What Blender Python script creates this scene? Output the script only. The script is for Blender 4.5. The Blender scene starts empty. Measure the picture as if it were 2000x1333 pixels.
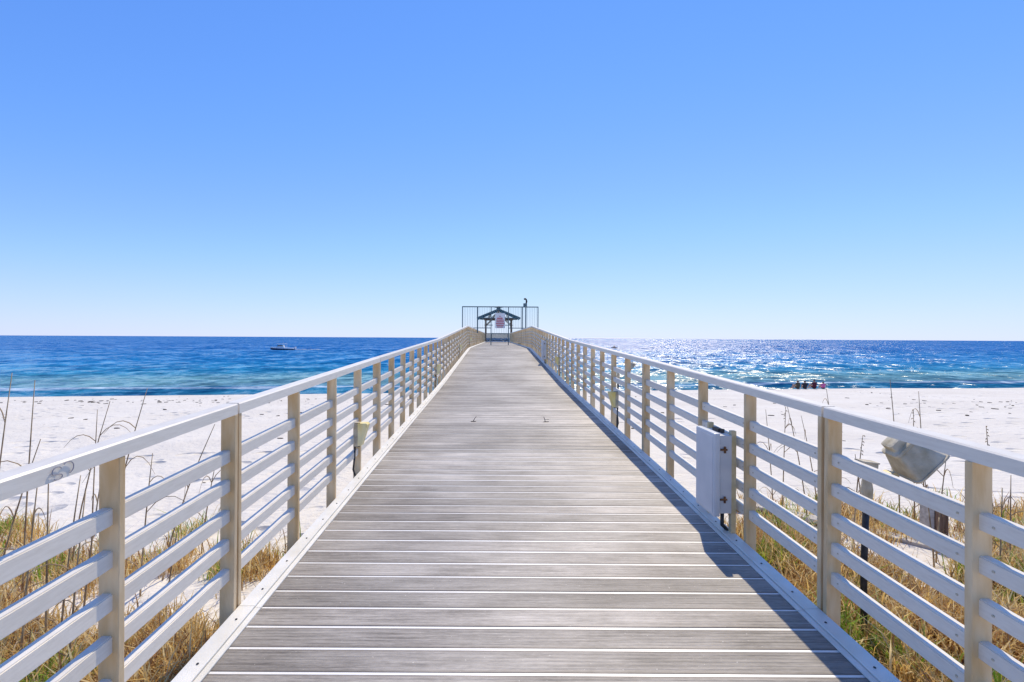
import bpy, bmesh, math, random
import numpy as np
from mathutils import Vector, Matrix, noise as mnoise

random.seed(7); np.random.seed(7)
S = bpy.context.scene
COL = S.collection
R = math.radians

# ------------------------------------------------------------------ camera
EYE = 5.0
cam_d = bpy.data.cameras.new('camera'); cam = bpy.data.objects.new('camera', cam_d); COL.objects.link(cam)
cam_d.sensor_width = 36.0; cam_d.lens = 36.0*920/2000
cam_d.shift_x = 31/2000.0; cam_d.shift_y = -0.003; cam_d.clip_start = 0.05; cam_d.clip_end = 60000
cam.matrix_world = Matrix.Translation((0, 0, EYE)) @ Matrix.Rotation(R(90), 4, 'X') @ Matrix.Rotation(R(0.315), 4, 'Z')
S.camera = cam

# ------------------------------------------------------------------ sky, sun, exposure
SUN_AZ, SUN_EL = 17.5, 54.0            # degrees right of the pier axis (+Y), above the horizon
W = bpy.data.worlds.new('World'); S.world = W; W.use_nodes = True
wn = W.node_tree.nodes; wl = W.node_tree.links
bg = wn['Background']
sky = wn.new('ShaderNodeTexSky'); sky.sky_type = 'NISHITA'; sky.sun_disc = False
sky.sun_elevation = R(SUN_EL); sky.sun_rotation = R(SUN_AZ)
sky.altitude = 0; sky.air_density = 1.0; sky.dust_density = 0.0; sky.ozone_density = 4.0
def vmul(k):
    v = wn.new('ShaderNodeVectorMath'); v.operation = 'SCALE'; v.inputs['Scale'].default_value = k; return v
k0, k1 = vmul(0.1), vmul(10.0)
cv = wn.new('ShaderNodeRGBCurve')                 # the photograph's tone response for the sky colour
def curve(ch, pts):
    c = cv.mapping.curves[ch]
    while len(c.points) < len(pts): c.points.new(0.5, 0.5)
    for p, q in zip(c.points, pts): p.location = (q[0], q[1]*0.885)
curve(0, [(0, 0), (.15, .135), (.25, .25), (.5, .475), (1, .68)])
curve(1, [(0, 0), (.27, .335), (.40, .46), (.55, .59), (1, .78)])
curve(2, [(0, 0), (.30, .60), (.54, .90), (.8, .94), (1, .95)])
cv.mapping.update()
wl.new(sky.outputs[0], k0.inputs[0]); wl.new(k0.outputs[0], cv.inputs['Color']); wl.new(cv.outputs[0], k1.inputs[0]); wl.new(k1.outputs[0], bg.inputs['Color'])
bg.inputs['Strength'].default_value = 0.1
sd = bpy.data.lights.new('sun', 'SUN'); sun = bpy.data.objects.new('sun', sd); COL.objects.link(sun)
sd.energy = 3.1; sd.angle = R(0.53); sd.color = (1.0, 0.88, 0.67)
dvec = Vector((math.sin(R(SUN_AZ))*math.cos(R(SUN_EL)), math.cos(R(SUN_AZ))*math.cos(R(SUN_EL)), math.sin(R(SUN_EL))))
sun.rotation_euler = dvec.to_track_quat('Z', 'Y').to_euler(); sun.location = dvec*80
S.view_settings.view_transform = 'Standard'; S.view_settings.look = 'None'
S.view_settings.gamma = 1.0; S.view_settings.exposure = 0.35
S.view_settings.use_curve_mapping = False

# ------------------------------------------------------------------ materials
def new_mat(name):
    m = bpy.data.materials.new(name); m.use_nodes = True
    return m, m.node_tree.nodes, m.node_tree.links, m.node_tree.nodes['Principled BSDF']

def ramp(n, stops, interp='LINEAR'):
    r = n.new('ShaderNodeValToRGB'); r.color_ramp.interpolation = interp
    e = r.color_ramp.elements
    while len(e) < len(stops): e.new(0.5)
    for i, (p, c) in enumerate(stops):
        e[i].position = p; e[i].color = (*c, 1) if len(c) == 3 else c
    return r

def simple(name, c1, c2=None, scale=8, stretch=(1, 1, 1), rough=0.5, metal=0.0, bump=0.0, bscale=40, detail=6, lo=0.35, hi=0.65, obj_rand=0.0, coords='Object'):
    """two-tone noise material with optional fine bump and per-object value change"""
    m, n, l, p = new_mat(name)
    tc = n.new('ShaderNodeTexCoord'); mp = n.new('ShaderNodeMapping'); mp.inputs['Scale'].default_value = stretch
    src = tc.outputs[coords]
    if coords == 'World':
        src = None
    l.new(src, mp.inputs[0])
    nz = n.new('ShaderNodeTexNoise'); nz.inputs['Scale'].default_value = scale; nz.inputs['Detail'].default_value = detail
    l.new(mp.outputs[0], nz.inputs['Vector'])
    rp = ramp(n, [(lo, c1), (hi, c2 or c1)]); l.new(nz.outputs['Fac'], rp.inputs[0])
    out = rp.outputs[0]
    if obj_rand:
        oi = n.new('ShaderNodeObjectInfo'); mr = n.new('ShaderNodeMapRange')
        mr.inputs[3].default_value = 1-obj_rand; mr.inputs[4].default_value = 1+obj_rand
        l.new(oi.outputs['Random'], mr.inputs[0])
        hsv = n.new('ShaderNodeHueSaturation'); l.new(mr.outputs[0], hsv.inputs['Value']); l.new(out, hsv.inputs['Color']); out = hsv.outputs[0]
        ad = n.new('ShaderNodeVectorMath'); ad.operation = 'ADD'
        sc = n.new('ShaderNodeMath'); sc.operation = 'MULTIPLY'; sc.inputs[1].default_value = 37.0
        l.new(oi.outputs['Random'], sc.inputs[0]); l.new(src, ad.inputs[0]); l.new(sc.outputs[0], ad.inputs[1]); l.new(ad.outputs[0], mp.inputs[0])
    l.new(out, p.inputs['Base Color'])
    p.inputs['Roughness'].default_value = rough; p.inputs['Metallic'].default_value = metal
    if bump:
        nb = n.new('ShaderNodeTexNoise'); nb.inputs['Scale'].default_value = bscale; nb.inputs['Detail'].default_value = 4
        l.new(mp.outputs[0], nb.inputs['Vector'])
        b = n.new('ShaderNodeBump'); b.inputs['Strength'].default_value = bump; b.inputs['Distance'].default_value = 0.01
        l.new(nb.outputs['Fac'], b.inputs['Height']); l.new(b.outputs[0], p.inputs['Normal'])
    return m

M = {}
M['rail'] = simple('aluminium rail', (0.76, 0.695, 0.59), (0.84, 0.78, 0.675), scale=30, stretch=(1, .4, 3), rough=0.45, metal=0.05, bump=0.04, bscale=150, lo=.25, hi=.6, obj_rand=0.05)
M['post'] = simple('aluminium post', (0.62, 0.42, 0.20), (0.79, 0.62, 0.39), scale=9, stretch=(1.5, 1.5, .35), rough=0.5, metal=0.05, bump=0.15, bscale=90, obj_rand=0.08)  # tan in the base colour stands in for warm light bounced off the sand
M['curb'] = simple('edge strip paint', (0.76, 0.73, 0.65), (0.86, 0.84, 0.78), scale=6, rough=0.45, metal=0.1, bump=0.1, bscale=100, obj_rand=0.03)
M['joint'] = simple('plank joint aluminium', (0.84, 0.82, 0.78), (0.90, 0.89, 0.86), scale=10, rough=0.45, metal=0.2)
M['dark'] = simple('dark metal', (0.02, 0.02, 0.025), (0.05, 0.05, 0.055), scale=20, rough=0.5, metal=0.4)
M['steel_green'] = simple('dark teal painted steel', (0.07, 0.13, 0.15), (0.12, 0.19, 0.21), scale=10, rough=0.45)
M['cabinet'] = simple('cabinet paint', (0.58, 0.60, 0.62), (0.68, 0.69, 0.70), scale=4, rough=0.42, metal=0.05, bump=0.05, bscale=30)
M['rust'] = simple('rusty latch', (0.10, 0.035, 0.012), (0.30, 0.14, 0.05), scale=60, rough=0.8)
M['strut'] = simple('yellowed strut', (0.55, 0.45, 0.24), (0.68, 0.60, 0.40), scale=15, rough=0.5, metal=0.2)
M['lamp'] = simple('aged lamp lens', (0.90, 0.68, 0.16), (0.94, 0.85, 0.50), scale=12, stretch=(1, 1, .3), rough=0.35)
M['bronze'] = simple('weathered bronze housing', (0.44, 0.37, 0.24), (0.70, 0.63, 0.48), scale=14, rough=0.7, bump=0.4, bscale=60, lo=0.3, hi=0.7)
M['timber'] = simple('grey brown timber', (0.15, 0.085, 0.05), (0.30, 0.20, 0.14), scale=5, stretch=(6, 6, .6), rough=0.85, bump=0.4, bscale=20, obj_rand=0.2)
M['pale_timber'] = simple('bleached timber', (0.42, 0.38, 0.33), (0.66, 0.62, 0.56), scale=5, stretch=(1, 5, 5), rough=0.8, bump=0.3, bscale=20, obj_rand=0.1)
M['piling'] = simple('piling wood', (0.09, 0.07, 0.05), (0.20, 0.16, 0.12), scale=4, stretch=(4, 4, .4), rough=0.9, bump=0.4, bscale=15)
M['white'] = simple('white gelcoat', (0.74, 0.75, 0.76), (0.82, 0.82, 0.82), scale=3, rough=0.25)
M['navy'] = simple('navy hull', (0.008, 0.015, 0.04), (0.015, 0.025, 0.06), scale=3, rough=0.3)
M['red'] = simple('red print', (0.55, 0.03, 0.06), (0.62, 0.05, 0.09), scale=3, rough=0.5)
M['glass'] = simple('dark glass', (0.02, 0.03, 0.04), (0.03, 0.05, 0.06), scale=3, rough=0.08)
M['stalk'] = simple('dry stalk', (0.26, 0.165, 0.09), (0.55, 0.41, 0.24), scale=12, rough=0.8)
M['weed'] = simple('dry seaweed', (0.03, 0.02, 0.012), (0.10, 0.07, 0.045), scale=10, rough=0.9)
M['skin'] = simple('skin', (0.42, 0.24, 0.16), (0.5, 0.3, 0.2), scale=6, rough=0.6)
M['hair'] = simple('dark hair', (0.02, 0.013, 0.01), (0.05, 0.03, 0.02), scale=30, rough=0.6)
for nm, c in (('maroon', (0.10, 0.012, 0.03)), ('pink', (0.75, 0.16, 0.38)), ('olive', (0.08, 0.07, 0.045)), ('charcoal', (0.03, 0.03, 0.04))):
    M[nm] = simple(nm+' cloth', tuple(v*.85 for v in c), c, scale=20, rough=0.9)
M['foam'] = simple('sea foam', (0.70, 0.76, 0.78), (0.85, 0.88, 0.88), scale=1.5, rough=0.8, bump=0.5, bscale=4)

# plank: grey, streaked along its length, ribbed by its mesh
def plank_material():
    m, n, l, p = new_mat('grey plank')
    tc = n.new('ShaderNodeTexCoord'); oi = n.new('ShaderNodeObjectInfo')
    off = n.new('ShaderNodeMath'); off.operation = 'MULTIPLY'; off.inputs[1].default_value = 91.0
    l.new(oi.outputs['Random'], off.inputs[0])
    ad = n.new('ShaderNodeVectorMath'); ad.operation = 'ADD'
    l.new(tc.outputs['Object'], ad.inputs[0]); l.new(off.outputs[0], ad.inputs[1])
    def nz(scale, st, det):
        mp = n.new('ShaderNodeMapping'); mp.inputs['Scale'].default_value = st
        l.new(ad.outputs[0], mp.inputs[0])
        t = n.new('ShaderNodeTexNoise'); t.inputs['Scale'].default_value = scale; t.inputs['Detail'].default_value = det
        t.inputs['Roughness'].default_value = 0.65
        l.new(mp.outputs[0], t.inputs['Vector']); return t
    a = nz(3.0, (1.0, 26, 26), 6); b = nz(1.3, (1, 2.5, 1), 3); c = nz(70, (.35, 1.6, 1), 3)
    mx = n.new('ShaderNodeMath'); mx.operation = 'MULTIPLY_ADD'; mx.inputs[1].default_value = 0.45
    l.new(b.outputs['Fac'], mx.inputs[0])
    s2 = n.new('ShaderNodeMath'); s2.operation = 'MULTIPLY'; s2.inputs[1].default_value = 0.55
    l.new(a.outputs['Fac'], s2.inputs[0]); l.new(s2.outputs[0], mx.inputs[2])
    mx2 = n.new('ShaderNodeMath'); mx2.operation = 'MULTIPLY_ADD'; mx2.inputs[1].default_value = 0.25
    l.new(c.outputs['Fac'], mx2.inputs[0]); l.new(mx.outputs[0], mx2.inputs[2])
    rp = ramp(n, [(0.43, (0.14, 0.124, 0.11)), (0.58, (0.29, 0.264, 0.238)), (0.76, (0.48, 0.445, 0.405))])
    l.new(mx2.outputs[0], rp.inputs[0])
    hv = n.new('ShaderNodeHueSaturation'); mr = n.new('ShaderNodeMapRange')
    mr.inputs[3].default_value = 0.80; mr.inputs[4].default_value = 1.16
    l.new(oi.outputs['Random'], mr.inputs[0]); l.new(mr.outputs[0], hv.inputs['Value']); l.new(rp.outputs[0], hv.inputs['Color'])
    # worn walking line, stains and tracked sand that run on from plank to plank
    gp_ = n.new('ShaderNodeNewGeometry')
    def wz(scale, det, st):
        mp = n.new('ShaderNodeMapping'); mp.inputs['Scale'].default_value = st; l.new(gp_.outputs['Position'], mp.inputs[0])
        t = n.new('ShaderNodeTexNoise'); t.inputs['Scale'].default_value = scale; t.inputs['Detail'].default_value = det; l.new(mp.outputs[0], t.inputs['Vector']); return t
    st_ = ramp(n, [(0.30, (0.66, 0.64, 0.62)), (0.50, (1, 1, 1)), (0.72, (1.22, 1.22, 1.22))]); l.new(wz(0.9, 5, (1, .7, 1)).outputs['Fac'], st_.inputs[0])
    mu = n.new('ShaderNodeMix'); mu.data_type = 'RGBA'; mu.blend_type = 'MULTIPLY'; mu.inputs[0].default_value = 1.0
    l.new(hv.outputs[0], mu.inputs[6]); l.new(st_.outputs[0], mu.inputs[7])
    sr = ramp(n, [(0.73, (0, 0, 0)), (0.77, (1, 1, 1))]); l.new(wz(60, 2, (1, 1, 1)).outputs['Fac'], sr.inputs[0])
    ms = n.new('ShaderNodeMix'); ms.data_type = 'RGBA'; l.new(sr.outputs[0], ms.inputs[0]); l.new(mu.outputs[2], ms.inputs[6]); ms.inputs[7].default_value = (0.55, 0.52, 0.47, 1)
    sp_ = n.new('ShaderNodeSeparateXYZ'); l.new(tc.outputs['Object'], sp_.inputs[0])
    ab = n.new('ShaderNodeMath'); ab.operation = 'ABSOLUTE'; l.new(sp_.outputs['Y'], ab.inputs[0])
    wob = n.new('ShaderNodeMath'); wob.operation = 'MULTIPLY_ADD'; wob.inputs[1].default_value = 0.03; l.new(a.outputs['Fac'], wob.inputs[0]); l.new(ab.outputs[0], wob.inputs[2])
    er_ = ramp(n, [(0.0, (1, 1, 1)), (0.068, (1, 1, 1)), (0.083, (0.62, 0.58, 0.55))]); l.new(wob.outputs[0], er_.inputs[0])
    me_ = n.new('ShaderNodeMix'); me_.data_type = 'RGBA'; me_.blend_type = 'MULTIPLY'; me_.inputs[0].default_value = 1.0
    l.new(ms.outputs[2], me_.inputs[6]); l.new(er_.outputs[0], me_.inputs[7])
    l.new(me_.outputs[2], p.inputs['Base Color'])
    p.inputs['Roughness'].default_value = 0.55; p.inputs['Metallic'].default_value = 0.1
    bp = n.new('ShaderNodeBump'); bp.inputs['Strength'].default_value = 0.35; bp.inputs['Distance'].default_value = 0.004
    l.new(mx2.outputs[0], bp.inputs['Height']); l.new(bp.outputs[0], p.inputs['Normal'])
    return m
M['plank'] = plank_material()

def sand_material():
    m, n, l, p = new_mat('white sand')
    tc = n.new('ShaderNodeTexCoord')
    def nz(scale, det, kind='n', st=(1, 1, 1)):
        mp = n.new('ShaderNodeMapping'); mp.inputs['Scale'].default_value = st; l.new(tc.outputs['Object'], mp.inputs[0])
        if kind == 'n':
            t = n.new('ShaderNodeTexNoise'); t.inputs['Detail'].default_value = det
        else:
            t = n.new('ShaderNodeTexVoronoi'); t.feature = 'SMOOTH_F1'; t.inputs['Smoothness'].default_value = 0.6
        t.inputs['Scale'].default_value = scale; l.new(mp.outputs[0], t.inputs['Vector']); return t
    a = nz(0.35, 6); rp = ramp(n, [(0.3, (0.70, 0.645, 0.56)), (0.7, (0.78, 0.73, 0.645))]); l.new(a.outputs['Fac'], rp.inputs[0])
    # specks of dry litter
    sp = nz(26, 3); sr = ramp(n, [(0.68, (0, 0, 0)), (0.76, (1, 1, 1))]); l.new(sp.outputs['Fac'], sr.inputs[0])
    mix = n.new('ShaderNodeMix'); mix.data_type = 'RGBA'; l.new(rp.outputs[0], mix.inputs[6]); mix.inputs[7].default_value = (0.30, 0.24, 0.18, 1)
    ms = n.new('ShaderNodeMath'); ms.operation = 'MULTIPLY'; ms.inputs[1].default_value = 0.5; l.new(sr.outputs[0], ms.inputs[0]); l.new(ms.outputs[0], mix.inputs[0])
    l.new(mix.outputs[2], p.inputs['Base Color']); p.inputs['Roughness'].default_value = 0.95
    v = nz(1.7, 0, 'v'); f = nz(9, 5); g = nz(2.3, 4)
    gate = ramp(n, [(0.48, (0, 0, 0)), (0.60, (1, 1, 1))]); ga = nz(0.22, 3, st=(.6, 1.4, 1)); l.new(ga.outputs['Fac'], gate.inputs[0])
    dent = ramp(n, [(0.0, (0, 0, 0)), (0.30, (1, 1, 1))]); l.new(v.outputs['Distance'], dent.inputs[0])
    inv = n.new('ShaderNodeMath'); inv.operation = 'SUBTRACT'; inv.inputs[1].default_value = 1.0; l.new(dent.outputs[0], inv.inputs[0])
    dm = n.new('ShaderNodeMath'); dm.operation = 'MULTIPLY'; l.new(inv.outputs[0], dm.inputs[0]); l.new(gate.outputs[0], dm.inputs[1])
    h1 = n.new('ShaderNodeMath'); h1.operation = 'MULTIPLY_ADD'; h1.inputs[1].default_value = 0.35; l.new(f.outputs['Fac'], h1.inputs[0]); l.new(dm.outputs[0], h1.inputs[2])
    h2 = n.new('ShaderNodeMath'); h2.operation = 'MULTIPLY_ADD'; h2.inputs[1].default_value = 0.7; l.new(g.outputs['Fac'], h2.inputs[0]); l.new(h1.outputs[0], h2.inputs[2])
    dm2 = n.new('ShaderNodeMath'); dm2.operation = 'MULTIPLY_ADD'; dm2.inputs[1].default_value = 1.2; l.new(dm.outputs[0], dm2.inputs[0]); l.new(h2.outputs[0], dm2.inputs[2])
    b = n.new('ShaderNodeBump'); b.inputs['Strength'].default_value = 0.75; b.inputs['Distance'].default_value = 0.15
    l.new(dm2.outputs[0], b.inputs['Height']); l.new(b.outputs[0], p.inputs['Normal'])
    return m
M['sand'] = sand_material()

COAST = 0.136                                     # the shore runs a little askew: s = y - COAST*x
def water_material():
    m, n, l, p = new_mat('sea water')
    tc = n.new('ShaderNodeTexCoord'); sx = n.new('ShaderNodeSeparateXYZ'); l.new(tc.outputs['Object'], sx.inputs[0])
    s = n.new('ShaderNodeMath'); s.operation = 'MULTIPLY_ADD'; s.inputs[1].default_value = -COAST
    l.new(sx.outputs['X'], s.inputs[0]); l.new(sx.outputs['Y'], s.inputs[2])
    def nz(scale, det, st=(1, 1, 1), rough=0.55):
        mp = n.new('ShaderNodeMapping'); mp.inputs['Scale'].default_value = st; l.new(tc.outputs['Object'], mp.inputs[0])
        t = n.new('ShaderNodeTexNoise'); t.inputs['Detail'].default_value = det; t.inputs['Roughness'].default_value = rough
        t.inputs['Scale'].default_value = scale; l.new(mp.outputs[0], t.inputs['Vector']); return t
    # depth colour: shallow bars near the shore, deep blue beyond
    w = nz(0.05, 4, (.5, 1, 1)); wob = n.new('ShaderNodeMath'); wob.operation = 'MULTIPLY_ADD'; wob.inputs[1].default_value = 16.0
    l.new(w.outputs['Fac'], wob.inputs[0]); l.new(s.outputs[0], wob.inputs[2])
    mr = n.new('ShaderNodeMapRange'); mr.inputs[1].default_value = 48; mr.inputs[2].default_value = 248; l.new(wob.outputs[0], mr.inputs[0])
    # mapped value t = (s + ~8 - 48)/200
    def t(sv): return max(0.0, (sv+8-48)/200)
    rp = ramp(n, [(t(40), (0.07, 0.28, 0.33)), (t(44), (0.016, 0.21, 0.33)), (t(48), (0.018, 0.21, 0.34)), (t(52), (0.17, 0.36, 0.38)), (t(62), (0.14, 0.36, 0.37)),
                  (t(72), (0.025, 0.30, 0.48)), (t(100), (0.011, 0.25, 0.53)), (t(220), (0.005, 0.18, 0.49))])
    l.new(mr.outputs[0], rp.inputs[0])
    # broken foam along the small breaking wave and at the swash
    fz = nz(0.9, 5, (.22, 1.2, 1), 0.7)
    def band(c0, half):
        d = n.new('ShaderNodeMath'); d.operation = 'SUBTRACT'; d.inputs[1].default_value = c0; l.new(wob2.outputs[0], d.inputs[0])
        a = n.new('ShaderNodeMath'); a.operation = 'ABSOLUTE'; l.new(d.outputs[0], a.inputs[0])
        q = n.new('ShaderNodeMapRange'); q.inputs[1].default_value = half; q.inputs[2].default_value = 0; l.new(a.outputs[0], q.inputs[0]); return q
    w2 = nz(0.06, 2); wob2 = n.new('ShaderNodeMath'); wob2.operation = 'MULTIPLY_ADD'; wob2.inputs[1].default_value = 4.0; l.new(w2.outputs['Fac'], wob2.inputs[0]); l.new(s.outputs[0], wob2.inputs[2])
    b1 = band(50.5, 1.5); b2 = band(42.6, 0.8)
    bs = n.new('ShaderNodeMath'); bs.operation = 'MAXIMUM'; l.new(b1.outputs[0], bs.inputs[0]); l.new(b2.outputs[0], bs.inputs[1])
    fm = n.new('ShaderNodeMath'); fm.operation = 'MULTIPLY'; l.new(bs.outputs[0], fm.inputs[0]); l.new(fz.outputs['Fac'], fm.inputs[1])
    fr = ramp(n, [(0.25, (0, 0, 0)), (0.42, (1, 1, 1))]); l.new(fm.outputs[0], fr.inputs[0])
    mix = n.new('ShaderNodeMix'); mix.data_type = 'RGBA'; l.new(fr.outputs[0], mix.inputs[0]); l.new(rp.outputs[0], mix.inputs[6]); mix.inputs[7].default_value = (0.62, 0.74, 0.78, 1)
    l.new(mix.outputs[2], p.inputs['Base Color'])
    p.inputs['Roughness'].default_value = 0.24; p.inputs['IOR'].default_value = 1.333
    p.inputs['Specular IOR Level'].default_value = 0.5
    # wave facets: slopes taken straight from noise so that they hold up at any distance
    geo = n.new('ShaderNodeNewGeometry')
    def facet(t, k):
        sb = n.new('ShaderNodeVectorMath'); sb.operation = 'SUBTRACT'; sb.inputs[1].default_value = (.5, .5, .5); l.new(t.outputs['Color'], sb.inputs[0])
        ml = n.new('ShaderNodeVectorMath'); ml.operation = 'MULTIPLY'; ml.inputs[1].default_value = (k*.8, k, 0); l.new(sb.outputs[0], ml.inputs[0]); return ml
    f1 = facet(nz(0.07, 8, (1.6, 1, 1), 0.88), 4.2); f2 = facet(nz(0.45, 3, (1, 1, 1), 0.7), 2.3)
    ad1 = n.new('ShaderNodeVectorMath'); l.new(f1.outputs[0], ad1.inputs[0]); l.new(f2.outputs[0], ad1.inputs[1])
    ad2 = n.new('ShaderNodeVectorMath'); l.new(ad1.outputs[0], ad2.inputs[0]); l.new(geo.outputs['Normal'], ad2.inputs[1])
    ad3 = n.new('ShaderNodeVectorMath'); l.new(ad2.outputs[0], ad3.inputs[0]); ad3.inputs[1].default_value = (-0.15, -0.43, 0)   # short steep waves running in to the beach: the shoreward faces are what one sees
    nm = n.new('ShaderNodeVectorMath'); nm.operation = 'NORMALIZE'; l.new(ad3.outputs[0], nm.inputs[0]); l.new(nm.outputs[0], p.inputs['Normal'])
    return m
M['water'] = water_material()

def blade_material(name, stops):
    m, n, l, p = new_mat(name)
    at = n.new('ShaderNodeAttribute'); at.attribute_name = 'tone'; at.attribute_type = 'GEOMETRY'
    rp = ramp(n, stops); l.new(at.outputs['Fac'], rp.inputs[0]); l.new(rp.outputs[0], p.inputs['Base Color'])
    p.inputs['Roughness'].default_value = 0.7
    tr = n.new('ShaderNodeBsdfTranslucent'); l.new(rp.outputs[0], tr.inputs[0])
    mx = n.new('ShaderNodeMixShader'); mx.inputs[0].default_value = 0.5
    l.new(p.outputs[0], mx.inputs[1]); l.new(tr.outputs[0], mx.inputs[2]); l.new(mx.outputs[0], n['Material Output'].inputs[0])
    return m
M['grass'] = blade_material('dune grass', [(0.0, (0.16, 0.075, 0.04)), (0.22, (0.46, 0.25, 0.10)), (0.45, (0.78, 0.54, 0.17)), (0.78, (0.85, 0.73, 0.45)), (0.86, (0.36, 0.38, 0.05)), (1.0, (0.20, 0.40, 0.02))])

# ------------------------------------------------------------------ builders
def tag(o, label=None, cat=None, group=None, kind=None):
    if label: o['label'] = label
    if cat: o['category'] = cat
    if group: o['group'] = group
    if kind: o['kind'] = kind
    return o

def empty(name, loc, label=None, cat=None, group=None, kind=None, rz=0):
    o = bpy.data.objects.new(name, None); o.location = loc; o.rotation_euler.z = rz
    o.empty_display_size = 0.1; COL.objects.link(o)
    return tag(o, label, cat, group, kind)

def ob(name, mesh, mat=None, parent=None, loc=(0, 0, 0), rot=(0, 0, 0), scale=(1, 1, 1)):
    o = bpy.data.objects.new(name, mesh)
    if mat is not None and len(mesh.materials) == 0: mesh.materials.append(mat)
    o.location = loc; o.rotation_euler = rot; o.scale = scale
    if parent is not None: o.parent = parent
    COL.objects.link(o); return o

class MB:
    """collects shapes into one mesh"""
    def __init__(s): s.bm = bmesh.new()
    def box(s, c, d, rot=None, bev=0.0):
        r = bmesh.ops.create_cube(s.bm, size=1)
        vs = r['verts']
        bmesh.ops.scale(s.bm, vec=d, verts=vs)
        if bev:
            es = list({e for v in vs for e in v.link_edges})
            rr = bmesh.ops.bevel(s.bm, geom=es, offset=bev, segments=2, profile=0.6, affect='EDGES')
            vs = list({v for f in rr['faces'] for v in f.verts} | {v for v in vs if v.is_valid})
        mt = Matrix.Translation(c) @ (rot.to_4x4() if rot is not None else Matrix())
        bmesh.ops.transform(s.bm, matrix=mt, verts=vs); return s
    def tube(s, pts, rad, seg=8, caps=True):
        pts = [Vector(p) for p in pts]
        if not hasattr(rad, '__len__'): rad = [rad]*len(pts)
        rings = []
        for i, p in enumerate(pts):
            d = (pts[min(i+1, len(pts)-1)]-pts[max(i-1, 0)]).normalized()
            a = d.orthogonal().normalized() if i == 0 else (a - d*a.dot(d)).normalized()
            b = d.cross(a)
            rings.append([s.bm.verts.new(p+(a*math.cos(2*math.pi*k/seg)+b*math.sin(2*math.pi*k/seg))*rad[i]) for k in range(seg)])
        for i in range(len(rings)-1):
            for k in range(seg):
                s.bm.faces.new((rings[i][k], rings[i][(k+1) % seg], rings[i+1][(k+1) % seg], rings[i+1][k]))
        if caps and seg > 2:
            s.bm.faces.new(rings[0][::-1]); s.bm.faces.new(rings[-1])
        return s
    def poly(s, vs, fs):
        v = [s.bm.verts.new(p) for p in vs]
        for f in fs: s.bm.faces.new([v[i] for i in f])
        return s
    def loft(s, rings, cap=True, closed=True):
        rr = [[s.bm.verts.new(p) for p in r] for r in rings]
        n = len(rr[0])
        for i in range(len(rr)-1):
            for k in range(n if closed else n-1):
                s.bm.faces.new((rr[i][k], rr[i][(k+1) % n], rr[i+1][(k+1) % n], rr[i+1][k]))
        if cap: s.bm.faces.new(rr[0][::-1]); s.bm.faces.new(rr[-1])
        return s
    def mesh(s, name, smooth=False):
        bmesh.ops.recalc_face_normals(s.bm, faces=s.bm.faces)
        me = bpy.data.meshes.new(name); s.bm.to_mesh(me); s.bm.free()
        if smooth: me.shade_smooth()
        return me
    def build(s, name, mat, parent=None, loc=(0, 0, 0), rot=(0, 0, 0), smooth=False):
        return ob(name, s.mesh(name, smooth), mat, parent, loc, rot)

def bar(p, q, w, d, up=Vector((0, 0, 1))):
    """box from p to q for MB.box: centre, dims, rotation"""
    p, q = Vector(p), Vector(q); y = (q-p); L = y.length; y.normalize()
    x = y.cross(up)
    if x.length < 1e-4: x = Vector((1, 0, 0))
    x.normalize(); z = x.cross(y)
    return (p+q)/2, (w, L, d), Matrix((x, y, z)).transposed()

# ------------------------------------------------------------------ terrain, sea
def lin(x, pts): return float(np.interp(x, [p[0] for p in pts], [p[1] for p in pts]))
GP = [(-500, 3.6), (-20, 3.25), (0, 3.18), (4, 3.04), (10, 2.52), (20, 1.78), (30, 1.06), (37.5, 0.55), (39.2, 0.50), (40.2, 0.36), (42.5, 0.0), (46, -0.4), (60, -1.2), (200, -6)]
def ground_z(x, y, rough=True):
    s = y-COAST*x
    z = lin(s, GP)
    if rough and s < 39:
        k = min(1, (39-s)/6)
        z += k*(0.10*mnoise.noise((x*0.18, y*0.22, 3.1))+0.05*mnoise.noise((x*0.7, y*0.8, 7.7)))
        z += 0.018*k*mnoise.noise((x*2.6, y*2.9, 1.3))
        if abs(x) < 2.2: z = min(z, deck_z(y)-0.38) if 'deck_z' in globals() else z
    return z

DP = [(-3, -1.63), (2.46, -1.415), (5.4, -1.30), (11, -1.10), (22.5, -0.49), (64, -0.46)]
def deck_z(y): return EYE+lin(y, DP)
def deck_slope(y): return (deck_z(y+0.05)-deck_z(y-0.05))/0.1

def graded(parts):
    out = []
    for a, b, st in parts: out += list(np.arange(a, b, st))
    out.append(parts[-1][1]); return out
gx = graded([(-420, -60, 24), (-60, -24, 2), (-24, -9, .5), (-9, 9, .16), (9, 24, .5), (24, 70, 2), (70, 420, 25)])
gy = graded([(-420, -20, 25), (-20, -1, 1), (-1, 9, .16), (9, 20, .3), (20, 44, .5), (44, 130, 6)])
vs = [(x, y, ground_z(x, y)) for y in gy for x in gx]
nx = len(gx)
fs = [(j*nx+i, j*nx+i+1, (j+1)*nx+i+1, (j+1)*nx+i) for j in range(len(gy)-1) for i in range(nx-1)]
me = bpy.data.meshes.new('beach'); me.from_pydata(vs, [], fs); me.shade_smooth()
tag(ob('beach', me, M['sand']), 'white sand beach with footprints sloping down to the sea', None, kind='structure')

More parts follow.
